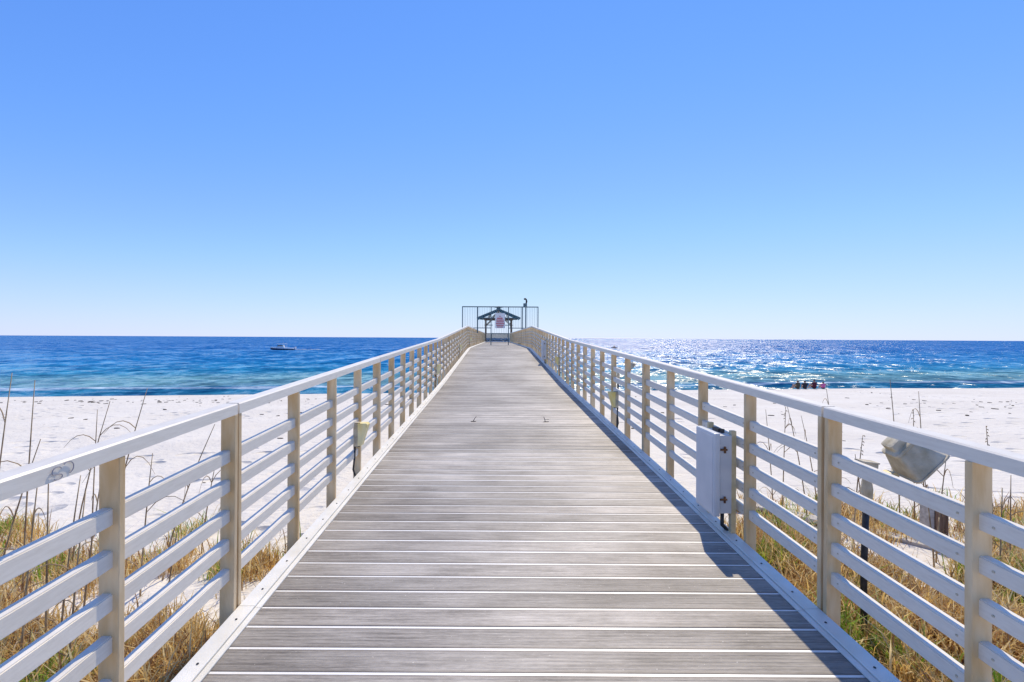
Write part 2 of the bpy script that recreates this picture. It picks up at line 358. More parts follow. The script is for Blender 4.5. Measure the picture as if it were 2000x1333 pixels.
wx = graded([(-20000, -1000, 4000), (-1000, -120, 80), (-120, -60, 4), (-60, 70, 1.0), (70, 140, 5), (140, 1000, 80), (1000, 20000, 4000)])
wy = graded([(20, 34, 3), (34, 62, .4), (62, 110, 1.2), (110, 200, 6), (200, 1000, 100), (1000, 26000, 2500)])
def sea_z(x, y):
    s = y-COAST*x; z = 0.0
    wav = 1.6*mnoise.noise((x*0.03, 5.1, 0)); amp = 0.5+0.5*mnoise.noise((x*0.045, 9.2, 0))
    d = s-(48.6+wav)
    z += 0.22*max(0.25, amp+0.25*(x < 0))*math.exp(-(d/(0.75 if d < 0 else 1.8))**2)
    d = s-(56.5+1.5*wav); z += 0.14*math.exp(-(d/1.5)**2)
    if 44 < s < 180: z += 0.10*mnoise.noise((x*0.16, s*0.3, 0.3))+0.05*mnoise.noise((x*0.5, s*0.8, 2.3))
    return z
vs = [(x, y, sea_z(x, y) if abs(x) < 140 and y < 200 else 0.0) for y in wy for x in wx]
nx = len(wx)
fs = [(j*nx+i, j*nx+i+1, (j+1)*nx+i+1, (j+1)*nx+i) for j in range(len(wy)-1) for i in range(nx-1)]
me = bpy.data.meshes.new('sea'); me.from_pydata(vs, [], fs); me.shade_smooth()
tag(ob('sea', me, M['water']), 'open blue sea with a sun glitter path reaching the horizon', None, kind='structure')

# ------------------------------------------------------------------ boardwalk
XL, XR = -1.333, 1.694                    # inner faces of the rail posts
DL, DR = -1.2195, 1.5805                  # edges of the planked deck
XC = (DL+DR)/2; DW = DR-DL
PITCH = 0.1512; Y_LINE = 2.463
Y_END = 62.0
bw = empty('boardwalk', (XC, 0, deck_z(0)), 'long grey plank boardwalk with pale edge strips running straight out to sea', 'boardwalk')
def rel(o): return Vector(o.location)

# one ribbed plank profile in (y, z), z = 0 at the walking surface
def plank_mesh():
    w = PITCH-0.0125; h = w/2; prof = [(-h+.001, -.03), (-h, -.004), (-h+.003, -.0006)]
    for k in range(5):
        c = -h+.003+(w-.006)*(k+1)/6
        prof += [(c-.0035, 0.0), (c, -.0009), (c+.0035, 0.0)]
    prof += [(h-.003, -.0006), (h, -.004), (h-.001, -.03)]
    m = MB(); m.loft([[(-DW/2, y, z) for y, z in prof], [(DW/2, y, z) for y, z in prof]], cap=True, closed=False)
    return m.mesh('plank')
PL = plank_mesh(); PL.materials.append(M['plank'])
JM = MB().box((0, 0, -.0075), (DW, .0135, .010)).mesh('joint_strip'); JM.materials.append(M['joint'])
n0 = -int((Y_LINE+2.2)/PITCH)
far = MB(); farj = MB(); cnt = 0
k = n0
while Y_LINE+(k+1)*PITCH < Y_END:
    yj = Y_LINE+k*PITCH; yc = yj+PITCH/2
    sl = math.atan(deck_slope(yc)); dz = random.uniform(-.0012, .0012)
    if cnt < 298:
        ob('plank', PL, None, bw, Vector((XC, yc, deck_z(yc)+dz))-rel(bw), (sl+random.uniform(-.003, .003), random.uniform(-.0004, .0004), 0))
        ob('joint_strip', JM, None, bw, Vector((XC, yj, deck_z(yj)))-rel(bw), (sl, 0, 0))
    else:
        far.box((0, yc, deck_z(yc)-bw.location.z-.015), (DW, PITCH-.0125, .03), Matrix.Rotation(sl, 3, 'X'))
        farj.box((0, yj, deck_z(yj)-bw.location.z-.013), (DW, .0135, .02))
    cnt += 1; k += 1
tag(far.build('far_planks', M['plank'], bw), kind='stuff'); tag(farj.build('far_joint_strips', M['joint'], bw), kind='stuff')

# post positions: pairs of posts where two rail sections meet, every four bays
BAY, GAPJ, Z1 = 0.735, 0.045, 1.670
posts = []           # (y of near face, is second of a pair)
bays = []            # (y0, y1) between posts
PD = 0.028
y = Z1-BAY*3; kk = -3
starts = [y]
posts.append(y)
while y < 58.5:
    ny = y+BAY; bays.append((y+PD, ny)); posts.append(ny)
    kk += 1
    if (kk-1) % 4 == 0:
        posts.append(ny+GAPJ); starts.append(ny+GAPJ); ny += GAPJ
    y = ny
sections = []
for i, s0 in enumerate(starts):
    e = starts[i+1]-GAPJ+PD if i+1 < len(starts) else y+PD
    if e-s0 > 0.3: sections.append((s0, e))

# edge strips, lips, screws, stringers under them
screw = MB().tube([(0, 0, 0), (0, 0, .003)], .0055, 8).mesh('screw'); screw.materials.append(M['dark'])
nscrew = 0
for (a, e) in sections:
    e2 = e+GAPJ-PD-.003
    zc = []
    for side, xi, xo in (('l', DL, XL), ('r', DR, XR)):
        sg = 1 if xo > xi else -1
        p0, p1 = Vector((0, a, deck_z(a))), Vector((0, e2, deck_z(e2)))
        def strip(name, x0, x1, top, thick, mat):
            m = MB(); xm, w = (x0+x1)/2, abs(x1-x0)
            n = 3; ys = np.linspace(a, e2, n)
            m.loft([[(xm-w/2, yy, deck_z(yy)+top-thick), (xm+w/2, yy, deck_z(yy)+top-thick), (xm+w/2, yy, deck_z(yy)+top-.002), (xm+w/2-.002, yy, deck_z(yy)+top),
                     (xm-w/2+.002, yy, deck_z(yy)+top), (xm-w/2, yy, deck_z(yy)+top-.002)] for yy in ys])
            bmesh.ops.translate(m.bm, verts=m.bm.verts, vec=-rel(bw))
            return m.build(name, mat, bw)
        strip('edge_lip', xi-sg*.004, xi+sg*.026, .009, .008, M['curb'])
        strip('edge_strip', xi+sg*.0285, xo-sg*.002, .016, .016, M['curb'])
        strip('stringer', xi+sg*.012, xo-sg*.004, -.004, .17, M['rail'])
        if a < 16:
            yy = a+0.15
            while yy < e2:
                ob('screw', screw, None, bw, Vector((xi+sg*.062, yy, deck_z(yy)+.0165))-rel(bw)); yy += PITCH*2
# small tie ends sticking out of one deck joint
for x, lean in ((-0.34, .02), (0.74, -.01)):
    m = MB(); m.tube([(0, 0, -.01), (lean, .02, .03), (lean*2.5, .04, .075)], [.006, .005, .003], 6)
    m.tube([(-.03, 0, .004), (.05, .01, .006)], .005, 6)
    if lean < 0: m.tube([(lean, .02, .035), (.05, .04, .03)], .004, 6)
    m.build('tie_end', M['dark'], bw, Vector((x, 6.98, deck_z(6.98)))-rel(bw))
# pilings and cross beams
for i, yy in enumerate(np.arange(-1.5, 62, 6.0)):
    zb = min(ground_z(XL, yy, False), ground_z(XR, yy, False))-1.0
    zt = deck_z(yy)-0.34
    for x in (XL+.22, XR-.22):
        MB().tube([(x, yy, max(zb, -3)), (x, yy, zt)], .14, 12).build('piling', M['piling'], bw, -rel(bw), smooth=True)
    MB().box((XC, yy, zt+.085), (XR-XL-.05, .22, .17)).build('cross_beam', M['piling'], bw, -rel(bw))
# planked platform round the shelter at the pier's end
m = MB()
for yy in np.arange(57.2, 63.2, .3): m.box((XC, yy, deck_z(yy)-.06), (3.6, .29, .05))
bmesh.ops.translate(m.bm, verts=m.bm.verts, vec=-rel(bw)); tag(m.build('platform_planks', M['plank'], bw), kind='stuff')

# ------------------------------------------------------------------ railings
PW, TOPH = 0.073, 1.07
RAILZ = (.835, .684, .532, .381, .230); RH, RW = .063, .040
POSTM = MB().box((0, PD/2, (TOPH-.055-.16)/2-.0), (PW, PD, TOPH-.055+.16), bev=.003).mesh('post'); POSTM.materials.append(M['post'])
RAILM = MB().box((0, .5, -RH/2), (RW, 1, RH)).mesh('mid_rail')
bm = bmesh.new(); bm.from_mesh(RAILM)
es = [e for e in bm.edges if abs((e.verts[0].co-e.verts[1].co).y) > .5]
bmesh.ops.bevel(bm, geom=es, offset=.004, segments=2, affect='EDGES'); bm.to_mesh(RAILM); bm.free(); RAILM.materials.append(M['rail'])
BOLT = MB().tube([(0, 0, 0), (.003, 0, 0)], .0045, 8).mesh('bolt'); BOLT.materials.append(M['bronze'])
LOOSE = {}
for side, xi, sg, lab in (('l', XL, -1, 'silver five-bar metal railing along the left edge of the boardwalk'),
                          ('r', XR, 1, 'silver five-bar metal railing along the right edge, carrying the grey cabinets')):
    xp = xi+sg*PW/2; xr = xi+sg*.042
    rl = empty('railing', (xp, 0, deck_z(0)), lab, 'railing'); LOOSE[side] = rl
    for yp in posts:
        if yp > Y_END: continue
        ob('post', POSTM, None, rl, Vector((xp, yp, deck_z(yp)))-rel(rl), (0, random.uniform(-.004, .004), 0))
    nb = 0; fm = MB()
    for (a, b) in bays:
        sl = math.atan2(deck_z(b)-deck_z(a), b-a); L = math.hypot(b-a, deck_z(b)-deck_z(a))
        for zt in RAILZ:
            p = Vector((xr, a, deck_z(a)+zt))-rel(rl)
            if nb < 300:
                o = ob('mid_rail', RAILM, None, rl, p+Vector((0, 0, random.uniform(-.0015, .0015))), (sl, 0, random.uniform(-.0015, .0015)), (1, L, 1)); nb += 1
                if side == 'r' and a < 3.5 and a > 0.2:
                    for yy in (.05, L-.05):
                        q = ob('bolt', BOLT, None, rl, p+Vector((-RW/2-.003, yy, -RH/2+yy*math.tan(sl))))
            else:
                c = p+Vector((0, L/2, -RH/2+math.tan(sl)*L/2)); fm.box(c, (RW, L, RH), Matrix.Rotation(sl, 3, 'X'))
    tag(fm.build('far_mid_rails', M['rail'], rl), kind='stuff')
    for (a, e) in sections:
        m = MB(); w, h, bv = .075, .055, .006
        ys = [a]+[q for q, _ in DP if a+.05 < q < e-.05]+[e]
        m.loft([[(dx, yy, deck_z(yy)+TOPH+dz) for dx, dz in ((-w/2, -h), (w/2, -h), (w/2, -bv), (w/2-bv, 0), (-w/2+bv, 0), (-w/2, -bv))] for yy in ys])
        bmesh.ops.translate(m.bm, verts=m.bm.verts, vec=Vector((xp, 0, 0))-rel(rl))
        m.build('top_rail', M['rail'], rl)
# scribbled mark on the near left top rail
rl = LOOSE['l']
def scribble(cy, cz):
    m = MB(); x = XL+.0052
    def P(u, v): return (x, cy+u, cz+v+deck_slope(cy)*u)
    c = [P(-.028+.016*math.cos(t), .002+.013*math.sin(t)) for t in np.linspace(.4, 3.6, 10)]
    c += [P(-.024+.014*math.cos(t), -.016+.008*math.sin(t)) for t in np.linspace(1.7, -2.6, 10)]
    m.tube(c, .0016, 5)
    m.tube([P(.008+.020*math.cos(t), .002+.019*math.sin(t)) for t in np.linspace(2.3, -1.2, 12)], .0016, 5)
    m.build('scribbled_mark', simple('grey ink', (.24, .23, .27), (.34, .33, .36), rough=.8), rl, -rel(rl))
scribble(1.455, deck_z(1.455)+TOPH-.028)

# ------------------------------------------------------------------ electrical cabinets on the right rail
def cabinet(y0, label, width=.275, hgt=.55):
    zb = deck_z(y0)+.155
    r = empty('electrical_cabinet', (XR-.03, y0, zb), label, 'electrical box', 'grey cabinets on the right railing')
    MB().box((-.045, width/2, hgt/2), (.085, width, hgt), bev=.006).build('box', M['cabinet'], r)
    MB().box((-.113, width/2-.004, hgt/2), (.045, width+.03, hgt+.035), bev=.012).build('door', M['cabinet'], r)
    MB().box((-.137, width/2-.004, hgt/2), (.004, width-.01, hgt-.01), bev=.0015).build('door_panel', M['cabinet'], r)
    for z in (.10, hgt-.10):
        m = MB(); m.box((-.062, -.004, z), (.05, .006, .012)); m.box((-.055, -.008, z), (.012, .01, .045)); m.tube([(-.085, -.010, z), (-.06, -.012, z+.006), (-.04, -.010, z)], .005, 6)
        m.build('latch', M['rust'], r)
    for yy in (.02, width+.09):
        MB().box((.012, yy, hgt/2-.08), (.035, .035, hgt+.22)).build('strut', M['strut'], r)
    m = MB(); m.box((-.03, width*.6, hgt+.012), (.03, .09, .024)); m.tube([(-.03, width*.3, hgt+.004), (-.03, width*.3, hgt+.03)], .014, 8); m.build('hub_fitting', M['dark'], r)
    MB().tube([(-.04, .06, .0), (-.04, .06, -.10), (.02, .055, -.16), (.05, .05, -.3)], .014, 8).build('conduit', M['dark'], r, smooth=True)
cabinet(3.31, 'large grey electrical cabinet with two rusty latches on the near right railing')
cabinet(15.6, 'small distant grey cabinet on the right railing, far beyond the latched one', hgt=.62)

# ------------------------------------------------------------------ wedge lights on the railings
def wedge_light(side, y0, label, grp='yellowed wedge lights on the railing posts'):
    sg = -1 if side == 'l' else 1; xi = XL if side == 'l' else XR
    r = empty('wedge_light', (xi, y0, deck_z(y0)+.285), label, 'light', grp)
    # face towards the deck and the camera; deeper at the top
    h = .22
    def ring(z, d, w): return [(-sg*.0, -w/2, z), (-sg*d, -w/2+.012, z), (-sg*d, w/2-.012, z), (-sg*.0, w/2, z)]
    m = MB(); m.loft([[(sg*.03, -.045, z), (-sg*.012, -.045, z), (-sg*.012, .055, z), (sg*.03, .055, z)] for z in (0, h)]); m.build('housing', M['bronze'], r)
    m = MB(); m.loft([[(-sg*.014, -.05, z), (-sg*d, -.038, z), (-sg*d, .048, z), (-sg*.014, .06, z)] for z, d in ((.005, .045), (h-.012, .105), (h, .09))]); m.build('lens', M['lamp'], r)
    MB().box((-sg*.0, -.03, h/2), (.06, .012, h+.01)).build('side_plate', M['dark'], r)
    m = MB(); m.tube([(sg*.02, -.02, .0), (sg*.02, -.03, -.10), (sg*.03, -.04, -.22), (sg*.01, .0, -.33), (sg*.0, .03, -.42)], .009, 7); m.build('conduit', M['dark'], r, smooth=True)
wedge_light('l', posts[[i for i, p in enumerate(posts) if p > 4.4][0]]-.10, 'nearest wedge light on the left railing, yellowed lens, black conduit below')
wedge_light('l', 10.6, 'second wedge light along the left railing, pale yellow')
wedge_light('l', 17.3, 'third wedge light along the left railing, just short of the crest')
wedge_light('l', 24.0, 'farthest small wedge light on the left railing at the crest')
wedge_light('r', 6.66, 'nearest wedge light on the right railing, dark side plate and conduit')
wedge_light('r', 12.7, 'second wedge light along the right railing, before the far cabinet')

# ------------------------------------------------------------------ floodlights outside the right rail
def floodlight(x, y0, zh, label, sc=1.0, yaw=0):
    gz = ground_z(x, y0)
    r = empty('floodlight', (x, y0, gz), label, 'floodlight', 'floodlights beside the right railing')
    H = zh-gz
    MB().tube([(0, 0, -.3), (-.005, 0, H*.45), (.01, 0, H-.14)], .018, 10).build('pole', M['dark'], r, smooth=True)
    m = MB(); m.loft([[(.01+a*math.cos(t)*.032, a*math.sin(t)*.032, z) for t in np.linspace(0, 2*math.pi, 9)[:-1]] for a, z in ((.55, H-.26), (.9, H-.20), (1, H-.12), (.7, H-.06))]); m.build('pole_cap', M['bronze'], r)
    m = MB(); m.box((.012, 0, H), (.095*sc, .06, .085*sc), Matrix.Rotation(.12, 3, 'Y'), bev=.005); m.box((.012, 0, H+.046*sc), (.11*sc, .07, .008), Matrix.Rotation(.12, 3, 'Y')); m.build('junction_box', M['bronze'], r)
    m = MB(); m.tube([(.05*sc, 0, H-.01), (.10*sc, -.01, H-.05*sc), (.16*sc, -.01, H-.045*sc)], .018, 8); m.tube([(.16*sc, -.04, H-.045*sc), (.16*sc, .03, H-.045*sc)], .030*sc, 12); m.build('knuckle', M['strut'], r, smooth=False)
    # head: a tapered cast housing whose lens faces down and to the right
    ax = Vector((.74, -.16, -.65)).normalized()       # lens direction: down and to the right
    v = ax.cross(Vector((0, 0, 1))).normalized(); u = v.cross(ax)
    c = Vector((.285*sc, -.01, H+.085*sc))
    def sq(t, a, b, n=24):
        out = []
        for i in range(n):
            th = 2*math.pi*(i+.5)/n; cx, sy = math.cos(th), math.sin(th); e = .26
            out.append(c+ax*t*sc+u*(a*sc*math.copysign(abs(cx)**e, cx))+v*(b*sc*math.copysign(abs(sy)**e, sy)))
        return out
    m = MB(); m.loft([sq(-.150, .030, .045), sq(-.146, .046, .060), sq(-.105, .050, .064), sq(-.100, .072, .085)]); m.build('ballast_housing', M['bronze'], r)
    m = MB(); m.loft([sq(-.099, .076, .090), sq(-.085, .080, .094), sq(-.08, .074, .088), sq(-.01, .098, .118), sq(.060, .122, .150)]); m.build('reflector_housing', M['bronze'], r)
    m = MB(); m.loft([sq(.061, .132, .160), sq(.072, .132, .160)]); m.build('lens_frame', M['bronze'], r)
    m = MB(); m.loft([sq(.0725, .118, .146), sq(.075, .118, .146)]); m.build('lens', M['glass'], r)
    for a in (-.07, .07):
        m = MB(); m.box(c+ax*(.015*sc)+v*a*sc+u*.108*sc, (.012*sc, .10*sc, .014*sc), Matrix((v, ax, u)).transposed()); m.build('rib', M['bronze'], r)
floodlight(2.245, 2.86, 4.22, 'weathered bronze floodlight on a dark pole outside the near right railing', sc=.92)
floodlight(2.30, 8.9, 4.42, 'small distant floodlight behind the right railing posts', sc=.8)

# ------------------------------------------------------------------ security gate with wings, Y = 32
GY = 32.0
def gx_(px): return (px-969)/920*GY
def gz_(py): return EYE-(py-660.3)/920*GY
g = empty('security_gate', (XC, GY, deck_z(GY)), 'dark green picket security gate with wing panels across the boardwalk', 'gate')
gz0 = deck_z(GY); top, bot = gz_(599.6), gz_(641)
px = [gx_(v) for v in (903, 932.5, 959, 993, 1019.6, 1050.5)]
def gp(name, fn, mat=M['steel_green']):
    m = MB(); fn(m); bmesh.ops.translate(m.bm, verts=m.bm.verts, vec=-rel(g)); return m.build(name, mat, g)
for i, x in enumerate(px):
    w = .085 if i in (1, 4) else .06
    zb = gz0-.02 if i in (2, 3) else bot-(.35 if i in (1, 4) else .0)
    gp('post', lambda m: m.box((x, GY, (zb+top)/2), (w, .06, top-zb), bev=.006))
gp('top_bar', lambda m: m.box(((px[0]+px[-1])/2, GY, top), (px[-1]-px[0]+.06, .064, .07), bev=.02))
for a, b in ((0, 1), (1, 2), (3, 4), (4, 5)):
    gp('bottom_bar', lambda m: m.box(((px[a]+px[b])/2, GY, bot), (px[b]-px[a]-.06, .04, .05)))
pk = MB().box((0, 0, .5), (.012, .012, 1)).mesh('picket'); pk.materials.append(M['steel_green'])
for i in range(5):
    a, b = px[i], px[i+1]; n = max(2, int(round((b-a)/.115)))
    for j in range(1, n):
        x = a+(b-a)*j/n; zb = bot if i != 2 else gz_(652)
        ob('picket', pk, None, g, Vector((x, GY, zb))-rel(g), (0, 0, 0), (1, 1, top-zb))
gp('door_bar', lambda m: m.box(((px[2]+px[3])/2, GY, gz_(652)), (px[3]-px[2]-.06, .04, .05)))
sg = empty('warning_sign', (gx_(976.5), GY-.05, gz_(641)), 'white sign with red lettering lines hung on the security gate', 'sign')
MB().box((0, 0, .5), (.66, .012, 1.02), bev=.004).build('panel', M['white'], sg)
rr = random.Random(3)
for j, (z, h, w) in enumerate(((.80, .05, .16), (.66, .10, .42), (.54, .08, .52), (.42, .08, .50), (.30, .08, .54), (.18, .08, .48), (.07, .06, .40))):
    m = MB(); x = -w/2
    while x < w/2-.03:
        d = rr.uniform(.03, .055); m.box((x+d/2, -.009, z), (d, .004, h*rr.uniform(.85, 1))); x += d+.012
    m.build('lettering', M['red'], sg)
# lamp pole at the gate
lp = empty('lamp_pole', (gx_(1027.5), GY+.4, deck_z(GY)-.1), 'dark pole with a box and hooked lamp above the gate right wing', 'lamp')
zt = gz_(600)-lp.location.z
MB().tube([(0, 0, 0), (0, 0, zt+.05)], .045, 10).build('pole', M['steel_green'], lp, smooth=True)
MB().box((-.05, 0, zt+.16), (.25, .2, .27), bev=.02).build('box', M['steel_green'], lp)
MB().tube([(.02, 0, zt+.3), (.05, 0, zt+.42), (.02, 0, zt+.55), (-.06, 0, zt+.61), (-.13, 0, zt+.56)], [.05, .06, .06, .07, .05], 10).build('hooked_lamp', M['dark'], lp, smooth=True)
MB().box((XR+.17-lp.location.x, 0, .18), (.7, .08, .06)).build('bracket', M['steel_green'], lp)

# ------------------------------------------------------------------ shelter at the end, Y about 60
PY = 60.0; sc = PY/920
sx0 = XC+.12; zd = deck_z(PY)
sh = empty('shelter', (sx0, PY, zd), 'open pier-end shelter with dark teal hip roof behind the gate', 'shelter')
ze = EYE+38.5*sc-zd; za = EYE+55.5*sc-zd; hw = 2.68
m = MB(); t = .13; hl = 2.5
for s_ in (-1, 1):
    m.loft([[(s_*hw, yy, ze), (0, yy, za), (0, yy, za-t), (s_*hw, yy, ze-t)] for yy in (-hl, hl)])
rf = m.build('roof', M['steel_green'], sh)
m = MB(); m.box((0, 0, za+.06), (.5, .62, .42)); m.poly([(-.5, -.5, za+.26), (.5, -.5, za+.26), (.5, .5, za+.26), (-.5, .5, za+.26), (0, 0, za+.46)], [(0, 1, 4), (1, 2, 4), (2, 3, 4), (3, 0, 4), (3, 2, 1, 0)])
m.build('cupola', M['steel_green'], rf)
for yy in (-hl+.1, 0, hl-.1):
    MB().box((0, yy, ze-t/2), (2*hw-.5, .08, .09)).build('tie_beam', M['steel_green'], rf)
    MB().box((0, yy, (ze+za)/2-.06), (.09, .08, za-ze-.25)).build('king_post', M['timber'], rf)
    for x in (-1, 1):
        MB().box(*bar((x*.06, yy, za-.35), (x*.85, yy, ze), .07, .07)).build('strut', M['timber'], rf)
        MB().box(*bar((x*1.3, yy, ze+.02), (x*1.0, yy, ze+.45), .07, .07)).build('strut', M['timber'], rf)
pw = 1.62
for x in (-pw, pw):
    for yy in (-pw, pw):
        MB().box((x, yy, ze/2-.05), (.15, .15, ze-.06)).build('post', M['timber'], sh)
        for dx, dy in ((1, 0), (0, 1)):
            sxn = -1 if x > 0 else 1; syn = -1 if yy > 0 else 1
            a = Vector((x+dx*sxn*.07, yy+dy*syn*.07, ze-.9)); b = Vector((x+dx*sxn*.75, yy+dy*syn*.75, ze-.22))
            MB().box(*bar(a, b, .09, .09)).build('brace', M['timber'], sh)
for s_ in (-1, 1):
    MB().box((0, s_*pw, ze-.16), (2*pw+.5, .10, .16)).build('beam', M['timber'], sh)
    MB().box((s_*pw, 0, ze-.33), (.10, 2*pw+.4, .16)).build('beam', M['timber'], sh)
for x in (-1, 1):
    MB().box((x*1.25, -pw, 2.05), (1.0, .07, .09)).build('cross_rail', M['steel_green'], sh)
er = empty('end_railing', (XC, 62.2, zd), 'dark slatted railing closing the far end of the pier', 'railing')
for x in np.arange(-1.75, 1.76, .14): MB().box((x, 0, .52), (.10, .03, .98)).build('slat', M['piling'], er)
for z in (.10, 1.06): MB().box((0, .03, z), (3.7, .08, .07)).build('cross_rail', M['piling'], er)
for s_ in (-1, 1):
    b = empty('bench', (XC+s_*1.25, 60.9, zd), 'pale bench at the pier end, on the %s under the shelter' % ('left' if s_ < 0 else 'right'), 'bench', 'benches under the shelter')
    MB().box((0, 0, .45), (.7, .42, .05)).build('seat', M['white'], b)
    for x in (-.3, .3): MB().box((x, 0, .21), (.06, .36, .42)).build('leg', M['white'], b)

# ------------------------------------------------------------------ bulkhead on the right
bh = empty('timber_bulkhead', (4.6, 4.2, ground_z(4.6, 4.2)), 'low weathered timber bulkhead with pale cap boards in the dune right of the boardwalk', 'bulkhead')
A, B = Vector((2.7, 5.9, 0)), Vector((5.4, 3.3, 0)); dl = (B-A); L = dl.length; an = math.atan2(dl.y, dl.x)
zb = 2.64
n = int(L/.145)
for i in range(n):
    p = A+dl*((i+.5)/n); h = random.uniform(.44, .48)
    MB().box((0, 0, -.25+h/2), (.138, .04, h+.5)).build('board', M['timber'], bh, Vector((p.x, p.y, zb-.12))-rel(bh), (0, 0, an+random.uniform(-.01, .01)))
c = (A+B)/2
MB().box((0, .05, 0), (L+.1, .16, .04), bev=.004).build('cap_board', M['pale_timber'], bh, Vector((c.x, c.y, zb+.385))-rel(bh), (0, 0, an))
MB().box((0, -.055, 0), (L+.05, .04, .05), bev=.004).build('waler', M['pale_timber'], bh, Vector((c.x, c.y, zb+.13))-rel(bh), (0, 0, an))
st = empty('timber_stub', (4.33, 4.6, ground_z(4.33, 4.6)-.1), 'short brown timber stub standing in the sand below and right of the floodlight', 'post')
MB().box((0, 0, .28), (.11, .10, .56), bev=.01).build('stub', M['timber'], st)
MB().box((-.095, .02, .25), (.06, .10, .50), bev=.008).build('side_board', M['pale_timber'], st)

# ------------------------------------------------------------------ grass and stalks
def grass(name, regions, label, nblades, seed):
    rg = random.Random(seed); V = []; F = []; T = []
    k = 0
    while k < nblades:
        rx0, rx1, ry0, ry1, wgt = rg.choices(regions, [r[4]*(r[1]-r[0])*(r[3]-r[2]) for r in regions])[0]
        cx, cy = rg.uniform(rx0, rx1), rg.uniform(ry0, ry1)
        d = mnoise.noise((cx*1.3, cy*1.3, seed)) + 0.5*mnoise.noise((cx*4, cy*4, seed+3))
        ex = min(9 if rx0 > 0 and rx0 < 2 else cx-rx0, 9 if -2 < rx1 < 0 else rx1-cx, ry1-cy)
        if d < (-0.12 if seed == 11 else -0.02)+max(0, .35-ex)*1.4: 
            k += 1; continue
        if XL-.12 < cx < XR+.12: k += 1; continue
        base = .12+rg.random()*.58; green = mnoise.noise((cx*1.9, cy*1.9, seed+9)) > .22
        gz = ground_z(cx, cy)
        for j in range(rg.randint(5, 9)):
            x = cx+rg.gauss(0, .05); y = cy+rg.gauss(0, .05)
            if XL-.10 < x < XR+.10: continue
            h = rg.uniform(.04, .18)*(1.8 if rg.random() < .15 else 1); a = rg.uniform(0, 6.28); ln = rg.uniform(.2, 1.3)*h
            w = rg.uniform(.002, .0052); px_, py_ = math.cos(a), math.sin(a)
            b0 = len(V)
            tx, ty = x+px_*ln, y+py_*ln
            if XL-.01 < tx < XR+.01: continue
            mx_, my_ = x+px_*ln*.4, y+py_*ln*.4
            V += [(x-py_*w, y+px_*w, gz-.02), (x+py_*w, y-px_*w, gz-.02), (mx_-py_*w, my_+px_*w, gz+h*.65), (mx_+py_*w, my_-px_*w, gz+h*.65), (tx, ty, gz+h*(.85 if ln > h else 1))]
            F += [(b0, b0+1, b0+3, b0+2), (b0+2, b0+3, b0+4)]
            tn = rg.uniform(.84, 1.0) if green and rg.random() < .6 else min(.8, max(0, base+rg.uniform(-.2, .3)))
            T += [tn]*5
        k += 1
    me = bpy.data.meshes.new(name); me.from_pydata(V, [], F)
    at = me.attributes.new('tone', 'FLOAT', 'POINT'); at.data.foreach_set('value', T)
    return tag(ob(name, me, M['grass']), label, 'grass', kind='stuff')
grass('dune_grass', [(-4.6, -1.42, .2, 3.6, 2.2), (-7.5, -2.0, 2.2, 5.4, .55), (-2.6, -1.42, 3.2, 4.6, .4)], 'brown and straw coloured low dune grass beside the left railing', 21000, 5)
grass('dune_grass', [(1.80, 5.2, .2, 4.2, 2.6), (1.80, 3.2, 3.6, 5.2, 1.4), (3, 8, 3, 6.2, .35)], 'yellow green and brown low dune grass beside the right railing', 33000, 11)

def px_to(x, y, Yd):
    """world point seen at photo pixel (x, y) at distance Yd along the pier; used to place plants on the ground"""
    return (x-969)/920*Yd
def stalk(x, y0, h, lx, ly, label, heads=1, curl=False):
    gz = ground_z(x, y0)
    r = empty('dry_stalk', (x, y0, gz), label, 'dry plant', 'tall dry stalks in the dunes')
    pts = [Vector((lx*t**1.4, ly*t**1.4, h*t-.05*(1-t))) for t in np.linspace(0, 1, 6)]
    MB().tube(pts, [.0075, .0068, .006, .005, .004, .0025], 5).build('stem', M['stalk'], r, smooth=True)
    rs = random.Random(int(x*1000)+int(y0*77))
    nleaf = rs.randint(3, 5)
    for i in range(nleaf):
        b = pts[rs.randint(0, 4)]; a = rs.uniform(0, 6.28); s = rs.uniform(.12, .34)
        d = Vector((math.cos(a), math.sin(a), 0))
        q = [b+d*s*t+Vector((0, 0, s*(1.5*t-1.6*t*t))) for t in np.linspace(0, 1, 6)]
        MB().tube(q, [.003, .0038, .0035, .003, .002, .0012], 4).build('leaf', M['stalk'], r)
    if heads:
        m = MB(); tip = pts[-1]; dr = (pts[-1]-pts[-2]).normalized()
        for i in range(7):
            b = tip-dr*(.03*i); a = rs.uniform(0, 6.28); o = Vector((math.cos(a)*.02, math.sin(a)*.02, .004))
            m.tube([b, b+o*.6-Vector((0, 0, .004)), b+o-Vector((0, 0, .018))], [.002, .0055, .001], 5)
        m.build('seed_head', M['stalk'], r)
